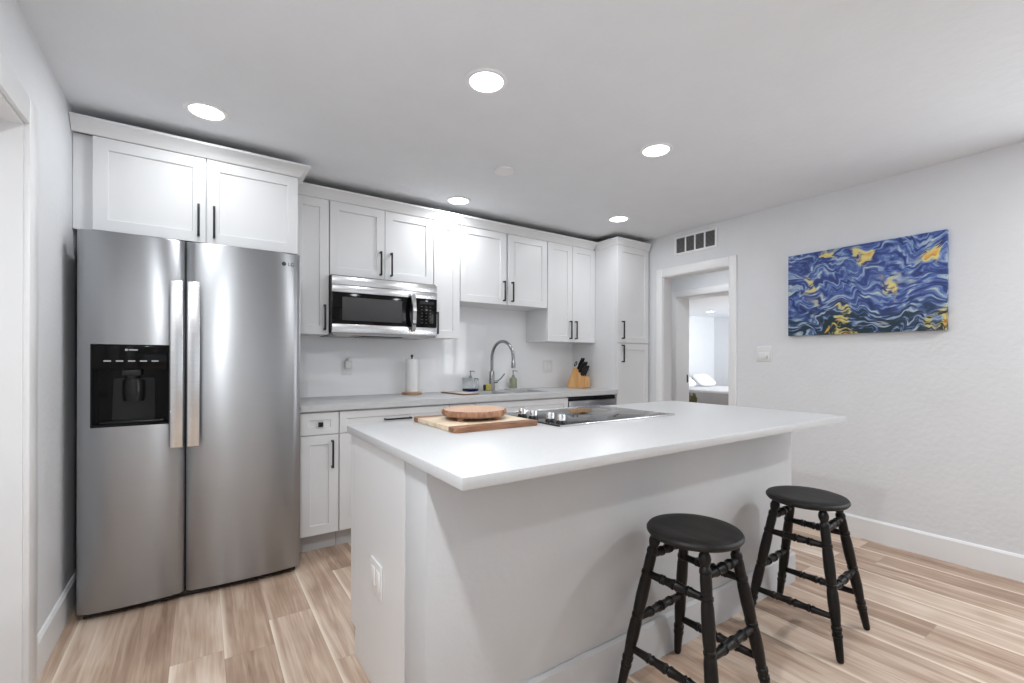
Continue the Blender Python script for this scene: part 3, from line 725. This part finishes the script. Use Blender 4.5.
# ------------------------------------------------------------------ stools
def make_stool(label, loc):
    t = thing('bar_stool', label, 'stool', (0, 0, 0), 'black turned-leg stools at the island')
    r = .160
    build('seat', MB().lathe([(.0, 0.5660), (r - .022, 0.5660), (r - .006, 0.5690), (r, 0.5770), (r, 0.5840), (r - .005, 0.5910), (r - .018, 0.5955), (r - .05, 0.5945), (.0, 0.5930)], 56), 'stool_seat', t)
    LEG = [(a_ * 1.08, b_) for a_, b_ in [(.010, 0), (.0125, .015), (.0145, .10), (.0155, .155), (.0175, .158), (.0175, .175), (.0155, .178), (.0155, .198), (.0178, .201), (.0178, .222), (.0150, .226),
           (.0180, .30), (.0195, .36), (.0188, .44), (.0165, .47), (.0185, .474), (.0185, .49), (.0165, .494), (.0180, .52), (.0195, .60), (.0185, .70), (.0165, .735), (.0190, .74), (.0190, .758), (.0165, .762),
           (.0172, .84), (.0160, .87), (.0180, .875), (.0175, .895), (.0125, .91), (.0165, .93), (.0185, .95), (.0165, .97), (.012, .985), (.012, 1)]]
    foot, topo = .179, .090
    pos = lambda sx, sy, z: Vector((sx * (foot + (topo - foot) * z / .57), sy * (foot + (topo - foot) * z / .57), z))
    for sx, sy in ((-1, -1), (1, -1), (1, 1), (-1, 1)):
        build('leg', MB().turned(pos(sx, sy, .003), pos(sx, sy, .57), LEG, 18), 'stool', t)
    STR = [(a_ * 1.25, b_) for a_, b_ in [(.007, 0), (.0095, .05), (.011, .22), (.0135, .26), (.010, .28), (.0135, .30), (.0105, .33), (.0125, .44), (.0145, .47), (.010, .5), (.0145, .53), (.0125, .56), (.0105, .67), (.0135, .70), (.010, .72), (.0135, .74), (.011, .78), (.0095, .95), (.007, 1)]]
    for z in (.160, .425):
        for sx in (-1, 1): build('stretcher', MB().turned(pos(sx, -1, z), pos(sx, 1, z), STR, 14), 'stool', t)
    for z in (.262, .490):
        for sy in (-1, 1): build('stretcher', MB().turned(pos(-1, sy, z), pos(1, sy, z), STR, 14), 'stool', t)
    t.location = loc
    return t
st = make_stool('round black wooden stool nearest the camera, at the middle of the island', (1.434, .964, 0))
st.rotation_euler.z = math.radians(3); st.scale.z = 1.014
copy_tree(st, (2.243, .944, 0), 'round black wooden stool at the far end of the island by the right wall', math.radians(4.5)).scale.z = .992

# ------------------------------------------------------------------ counter things
tw = thing('paper_towel_holder', 'paper towel roll standing on a round wooden base on the back counter', 'paper towels', (1.388, 3.45, CT))
T = Matrix.Translation
build('base', MB().lathe([(.076, .0008), (.080, .004), (.080, .012), (.074, .016), (0, .016)], 40, T((1.388, 3.45, CT))), 'base_wood', tw)
build('roll', MB().lathe([(.048, .0168), (.050, .019), (.050, .278), (.048, .281), (.018, .281)], 40, T((1.388, 3.45, CT))), 'paper', tw)
build('post', MB().lathe([(.006, .28), (.006, .298), (.010, .300), (.011, .308), (.008, .314), (0, .316)], 20, T((1.388, 3.45, CT))), 'black_metal', tw)
fc = thing('faucet', 'brushed gooseneck pull-down faucet behind the sink', 'faucet', (2.170, 3.505, CT))
F0 = Vector((2.170, 3.505, CT))
build('base', MB().lathe([(.032, .0006), (.032, .006), (.027, .012), (.025, .10), (.0235, .16), (.0165, .178), (0, .179)], 28, T(F0)), 'nickel', fc)
dirv = Vector((.10, -.995, 0)).normalized(); R_ = .150; pts = [F0 + Vector((0, 0, .16)), F0 + Vector((0, 0, .22)), F0 + Vector((0, 0, .27))]
for k in range(1, 19):
    a = PI * k / 18 * 1.0; pts.append(F0 + dirv * (R_ - R_ * math.cos(a)) + Vector((0, 0, .288 + R_ * math.sin(a))))
build('spout', MB().tube(pts, .0135, 16), 'nickel', fc)
pe = pts[-1]
build('spray_head', MB().lathe([(.0140, .012), (.0145, -.01), (.0145, -.02), (.0180, -.03), (.0180, -.078), (.014, -.082)], 20, T(pe)), 'nickel', fc)
hd = F0 + Vector((.021, 0, .075))
build('lever', MB().rod(hd, hd + Vector((.035, -.005, .004)), .014, 16).tube([hd + Vector((.03, -.005, .004)), hd + Vector((.06, -.03, .035)), hd + Vector((.085, -.05, .075))], .0055, 10), 'nickel', fc)
# glass dispenser with blue liquid
def bottle(label, x, y, w_, h_, body, liquid, lh, rnd, group):
    s = thing('soap_dispenser', label, 'soap dispenser', (x, y, CT), group)
    if rnd:
        build('bottle', MB().lathe([(w_ / 2 - .004, .0006), (w_ / 2, .004), (w_ / 2, h_ * .8), (w_ / 2 - .008, h_ * .93), (.014, h_), (0, h_)], 32, T((x, y, CT))), body, s)
    else:
        build('bottle', MB().box(x - w_ / 2, x + w_ / 2, y - w_ / 2, y + w_ / 2, CT + .0006, CT + h_, .008, 3), body, s)
        build('liquid', MB().box(x - w_ / 2 + .005, x + w_ / 2 - .005, y - w_ / 2 + .005, y + w_ / 2 - .005, CT + .006, CT + lh, .004), liquid, s)
    p = MB().lathe([(.013, h_), (.013, h_ + .016), (.006, h_ + .018), (.005, h_ + .05), (.008, h_ + .052), (.008, h_ + .062), (0, h_ + .063)], 20, T((x, y, CT)))
    p.tube([(x, y, CT + h_ + .057), (x + .02, y - .02, CT + h_ + .058), (x + .028, y - .028, CT + h_ + .05)], .004, 8)
    build('pump', p, 'nickel', s)
    return s
bottle('square clear glass soap dispenser with blue liquid left of the faucet', 1.955, 3.515, .108, .118, 'glass', 'blue', .024, False, 'soap dispensers by the sink')
tr = tag(build('soap_tray', MB().lathe([(.070, .0008), (.082, .006), (.084, .012), (.080, .012), (.070, .006), (0, .006)], 40, T((2.412, 3.515, CT)) @ Matrix.Scale(.55, 4, (0, 1, 0))), 'white_plastic'), 'oval white tray under the green soap dispenser', 'tray')
sb = bottle('olive green soap dispenser on a white tray right of the faucet', 2.412, 3.515, .068, .110, 'green', None, 0, True, 'soap dispensers by the sink')
sb.location.z += .0062
sp = thing('sponge', 'small yellow sponge with a dark scouring side leaning by the faucet', 'sponge', (2.105, 3.49, CT))
build('foam', MB().box(2.088, 2.150, 3.465, 3.492, CT + .0008, CT + .060, .012, 4), 'sponge', sp)
build('scouring_pad', MB().box(2.068, 2.087, 3.466, 3.491, CT + .0008, CT + .056, .008, 4), 'scour', sp)
mt = thing('board', 'thin pale board with a brown edge lying flat left of the sink', 'board', (1.735, 3.30, CT))
def quad_prism(c, sx, sy, ang, z0, z1):
    ca, sa = math.cos(ang), math.sin(ang)
    return MB().prism([(c[0] + ca * u * sx - sa * v * sy, c[1] + sa * u * sx + ca * v * sy) for u, v in ((-1, -1), (1, -1), (1, 1), (-1, 1))], 'z', z0, z1, .002)
build('rim', quad_prism((1.735, 3.30), .075, .17, .10, CT + .0006, CT + .010), 'walnut', mt)
o = build('face', quad_prism((1.735, 3.30), .068, .163, .10, CT + .010, CT + .0125), 'cloth', mt); o['label'] = 'pale flat top face'
# knife block
kb = thing('knife_block', 'slanted wooden knife block full of black knives near the pantry', 'knife block', (3.075, 3.335, CT))
ka = math.radians(-72)
def kt(p):   # local block coords -> world
    return Vector((3.075 + p[0] * math.cos(ka) - p[1] * math.sin(ka), 3.335 + p[0] * math.sin(ka) + p[1] * math.cos(ka), CT + p[2]))
m = MB().prism([(-.105, .0008), (.078, .0008), (.090, .02), (.090, .112), (.055, .116), (-.015, .205), (-.040, .198), (-.108, .03)], 'y', -.055, .055, .004)
for v in m.bm.verts: v.co = kt(v.co)
build('block', m, 'beech', kb)
ax = Vector((.42, 0, .91)).normalized()
cnt = 0
for row, (bx, bz) in enumerate(((-.008, .182), (.018, .155), (.043, .129))):
    for k in range(3 if row else 2):
        yy = -.034 + k * .034 + (.017 if row == 0 else 0)
        p0 = Vector((bx, yy, bz)); p1 = p0 + ax * (.125 - .012 * row)
        kn = build('knife_handle', MB().tube([kt(p0 - ax * .004), kt(p0 + ax * .02), kt(p0 + ax * .06), kt(p1)], [.013, .0125, .0150, .0115], 10), 'black_plastic', kb)
        build('knife_bolster', MB().tube([kt(p0 + ax * .0), kt(p0 + ax * .008)], .0108, 10), 'chrome', kn)
ring = []
for k in range(17):
    a = 2 * PI * k / 16
    ring.append(kt(Vector((-.035, -.02, .225)) + ax * (.024 * math.cos(a) + .014) + Vector((0, 1, 0)) * .020 * math.sin(a)))
build('scissor_grip', MB().tube(ring, .0045, 8), 'black_plastic', kb)
build('maker_mark', MB(), 'dark_grey', kb) if False else None

# ------------------------------------------------------------------ wall fittings
def plate_y(x, z, wdt, hgt, y): return MB().box(x - wdt / 2, x + wdt / 2, y - .006, y, z - hgt / 2, z + hgt / 2, .003, 3)
YS = BY - .0017
o1 = thing('wall_outlet', 'white outlet plate on the backsplash with a plug-in device, left of the paper towels', 'outlet', (.918, YS, 1.07), 'white outlet plates')
build('plate', plate_y(.918, 1.128, .078, .118, YS), 'white_plastic', o1)
pf = thing('plug_in_freshener', 'small white plug-in device in the outlet by the refrigerator', 'plug-in device', (.918, YS - .02, 1.12))
build('body', MB().box(.893, .943, YS - .050, YS - .0065, 1.118, 1.178, .012, 4), 'white_plastic', pf)
build('nozzle', MB().lathe([(.016, -.012), (.018, 0), (.012, .012), (0, .014)], 24, T((.922, YS - .028, 1.186))), 'white_plastic', pf)
o2 = thing('wall_outlet', 'white outlet plate on the backsplash between the faucet and the knife block', 'outlet', (2.885, YS, 1.06), 'white outlet plates')
build('plate', plate_y(2.868, 1.122, .116, .118, YS), 'white_plastic', o2)
for x in (2.845, 2.891): build('socket', MB().box(x - .016, x + .016, YS - .0085, YS - .005, 1.088, 1.156, .002), 'trim', o2)
o3 = thing('wall_outlet', 'white outlet plate on the end panel of the island', 'outlet', (px0 - .012, 1.60, .36), 'white outlet plates')
build('plate', MB().box(px0 - .0185, px0 - .0122, 1.542, 1.664, .358, .476, .003, 3), 'white_plastic', o3)
for y in (1.578, 1.628): build('socket', MB().box(px0 - .0205, px0 - .018, y - .016, y + .016, .384, .450, .002), 'trim', o3)
sw = thing('light_switch', 'white dimmer switch plate on the right wall beside the doorway', 'light switch', (RX, 1.848, 1.18))
build('plate', MB().box(RX - .0065, RX - .0002, 1.790, 1.906, 1.180, 1.300, .003, 3), 'white_plastic', sw)
build('rocker', MB().box(RX - .010, RX - .006, 1.808, 1.888, 1.192, 1.252, .003), 'white_plastic', sw)
build('dimmer_knob', MB().lathe([(.016, 0), (.014, .014), (0, .0155)], 24, T((RX - .0095, 1.828, 1.222)) @ Matrix.Rotation(-PI / 2, 4, 'Y')), 'white_plastic', sw)
vt = thing('vent_grille', 'white four-section air vent grille above the doorway', 'vent', (RX, 2.458, 2.163))
v0, v1, vz0, vz1 = 2.243, 2.672, 2.163, 2.336
vf = MB().box(RX - .010, RX - .0003, v0, v0 + .022, vz0, vz1, .002).box(RX - .010, RX - .0003, v1 - .022, v1, vz0, vz1, .002).box(RX - .010, RX - .0003, v0 + .022, v1 - .022, vz0, vz0 + .02, .002).box(RX - .010, RX - .0003, v0 + .022, v1 - .022, vz1 - .02, vz1, .002)
for k in (1, 2, 3):
    y = v0 + .022 + (v1 - v0 - .044) * k / 4; vf.box(RX - .009, RX - .0003, y - .007, y + .007, vz0 + .02, vz1 - .02)
build('frame', vf, 'trim', vt)
build('backing', MB().box(RX - .0012, RX - .0004, v0 + .022, v1 - .022, vz0 + .02, vz1 - .02), 'black_plastic', vt)
lv = MB(); k = 0
for k in range(12):
    z = vz0 + .024 + k * .0107; lv.prism([(RX - .0075, z), (RX - .0065, z - .001), (RX - .0015, z + .007), (RX - .0025, z + .008)], 'y', v0 + .022, v1 - .022)
build('louvers', lv, 'vent_grey', vt)
pc = thing('wall_painting', 'wide unframed blue and yellow abstract canvas hanging on the right wall', 'painting', (RX, 1.216, 1.37))
build('canvas', MB().box(RX - .036, RX - .002, .777, 1.657, 1.372, 1.966, .003), 'canvas', pc)

# ------------------------------------------------------------------ ceiling things
def lamp(x, y, z, power):
    l = bpy.data.lights.new('recessed_lamp', 'AREA'); l.shape = 'DISK'; l.size = .14; l.energy = power; l.spread = math.radians(LSPR); l.color = (.945, .978, 1)
    o = bpy.data.objects.new('recessed_lamp', l); COL.objects.link(o); o.location = (x, y, z - .0085); return o
def downlight(x, y, label, watts=5.6, first=[None], z=CZ, lens='lens'):
    lamp(x, y, z, watts)
    if first[0] is None or lens != 'lens':
        t = thing('ceiling_light', label, 'ceiling light', (x, y, z), 'recessed ceiling lights')
        build('trim_ring', MB().lathe([(.092, -.0004), (.092, -.004), (.086, -.0075), (.072, -.0065), (.0715, -.0006)], 48, T((x, y, z)), cap=False), 'trim', t)
        build('lens', MB().lathe([(.0712, -.004), (.0, -.0045)], 48, T((x, y, z)), cap=False), lens, t)
        if lens == 'lens': first[0] = t
        return t
    return copy_tree(first[0], (x, y, z), label)
downlight(.020, 2.630, 'round recessed ceiling light in front of the cabinet over the refrigerator', LAMP * .62)
downlight(1.002, 1.668, 'largest round recessed ceiling light, above the cutting board end of the island', LAMP * .78)
downlight(2.120, 1.670, 'round recessed ceiling light above the far end of the island', LAMP * .78)
downlight(2.895, 2.662, 'small round recessed ceiling light near the pantry and air vent', LAMP * .85)
downlight(1.585, 3.035, 'round recessed ceiling light close to the crown molding by the microwave', LAMP * 1.05)
for x, y, wt in ((-.02, .62, LAMP * 5.6), (3.05, -.60, LAMP_BACK), (.70, -1.9, LAMP_BACK * .06), (2.6, -2.9, LAMP_BACK * .06)):  # first is added fill for the left aisle, last two added for ambience
    downlight(x, y, 'unseen round recessed ceiling light assumed out of view', wt)
tag(build('ceiling_cover', MB().lathe([(.0, -.012), (.050, -.012), (.060, -.009), (.063, -.0005)], 40, T((1.567, 2.392, CZ))), 'trim'), 'flat round white cover disc without a light on the ceiling', 'ceiling cover')
downlight(4.35, 3.0, 'unseen round recessed light added to the hall ceiling beyond the doorway', 6.5, lens='lens_hall')  # out of sight, put in to brighten the door head
downlight(9.35, 5.90, 'small round light on the bedroom ceiling seen through both doorways', 2.0, z=BCZ, lens='lens_hall')

# ------------------------------------------------------------------ bedroom things
bdm = thing('bed', 'white made-up bed seen through the doorway', 'bed', (9.3, 5.5, 0))
build('bed_base', MB().box(8.45, 10.15, 4.45, 6.45, .06, .42, .02), 'bed_base', bdm)
build('shaded_bed_side', MB().box(8.40, 10.2, 4.40, 6.48, .10, .52, .03), 'bed_base', bdm)  # grey box stands for the mattress side in shade
build('mattress', MB().box(8.42, 10.18, 4.42, 6.47, .52, .585, .03, 4), 'bed', bdm)
build('headboard', MB().box(8.42, 8.47, 6.50, 6.56, 0, .80).box(10.13, 10.18, 6.50, 6.56, 0, .80).box(8.42, 10.18, 6.51, 6.55, .73, .77).box(8.42, 10.18, 6.51, 6.55, .45, .49), 'nickel', bdm)
def pillow(c, lab):
    b = bmesh.new(); bmesh.ops.create_uvsphere(b, u_segments=24, v_segments=14, radius=1)
    for v in b.verts:
        x, y, z = v.co; f = lambda t: math.copysign(abs(t) ** .55, t)
        v.co = Vector((f(x) * .33, f(y) * .19, z * .075 * (1 - .3 * (abs(x) ** 3))))
    bmesh.ops.transform(b, matrix=T(c) @ Matrix.Rotation(math.radians(38), 4, 'X'), verts=b.verts[:])
    m = MB(); m._merge(b); tag(build('pillow', m, 'bed'), lab, 'pillow', 'white bed pillows')
pillow((8.85, 6.22, .735), 'white pillow propped at the left of the bed head')
pillow((9.62, 6.22, .735), 'white pillow propped at the right of the bed head')
pt = thing('potted_plant', 'small olive-leaved plant seen just inside the bedroom door', 'plant', (6.60, 4.47, 0))
build('pot', MB().lathe([(.07, .0), (.10, .22), (.105, .24), (.09, .24), (.085, .21), (0, .21)], 28, T((6.60, 4.47, 0))), 'white_plastic', pt)
lf = MB(); rng = random.Random(5)
for k in range(60):
    a = rng.uniform(0, 2 * PI); ln = rng.uniform(.22, .45); sp_ = rng.uniform(.01, .05)
    p0 = Vector((6.60 + .02 * math.cos(a), 4.47 + .02 * math.sin(a), .21)); p2 = p0 + Vector((sp_ * math.cos(a), sp_ * math.sin(a), ln)); pm = (p0 + p2) / 2 + Vector((0, 0, .03))
    lf.tube([p0, pm, p2 - Vector((0, 0, .02)), p2], [.003, .006, .009, .003], 5)
build('foliage', lf, 'leaf', pt)
tag(build('strike_plate', MB().box(HX + .215, HX + .245, H2b - .0215, H2b - .0185, .90, 1.0, .001), 'black_metal'), 'small dark strike plate on the bedroom door jamb', 'strike plate')
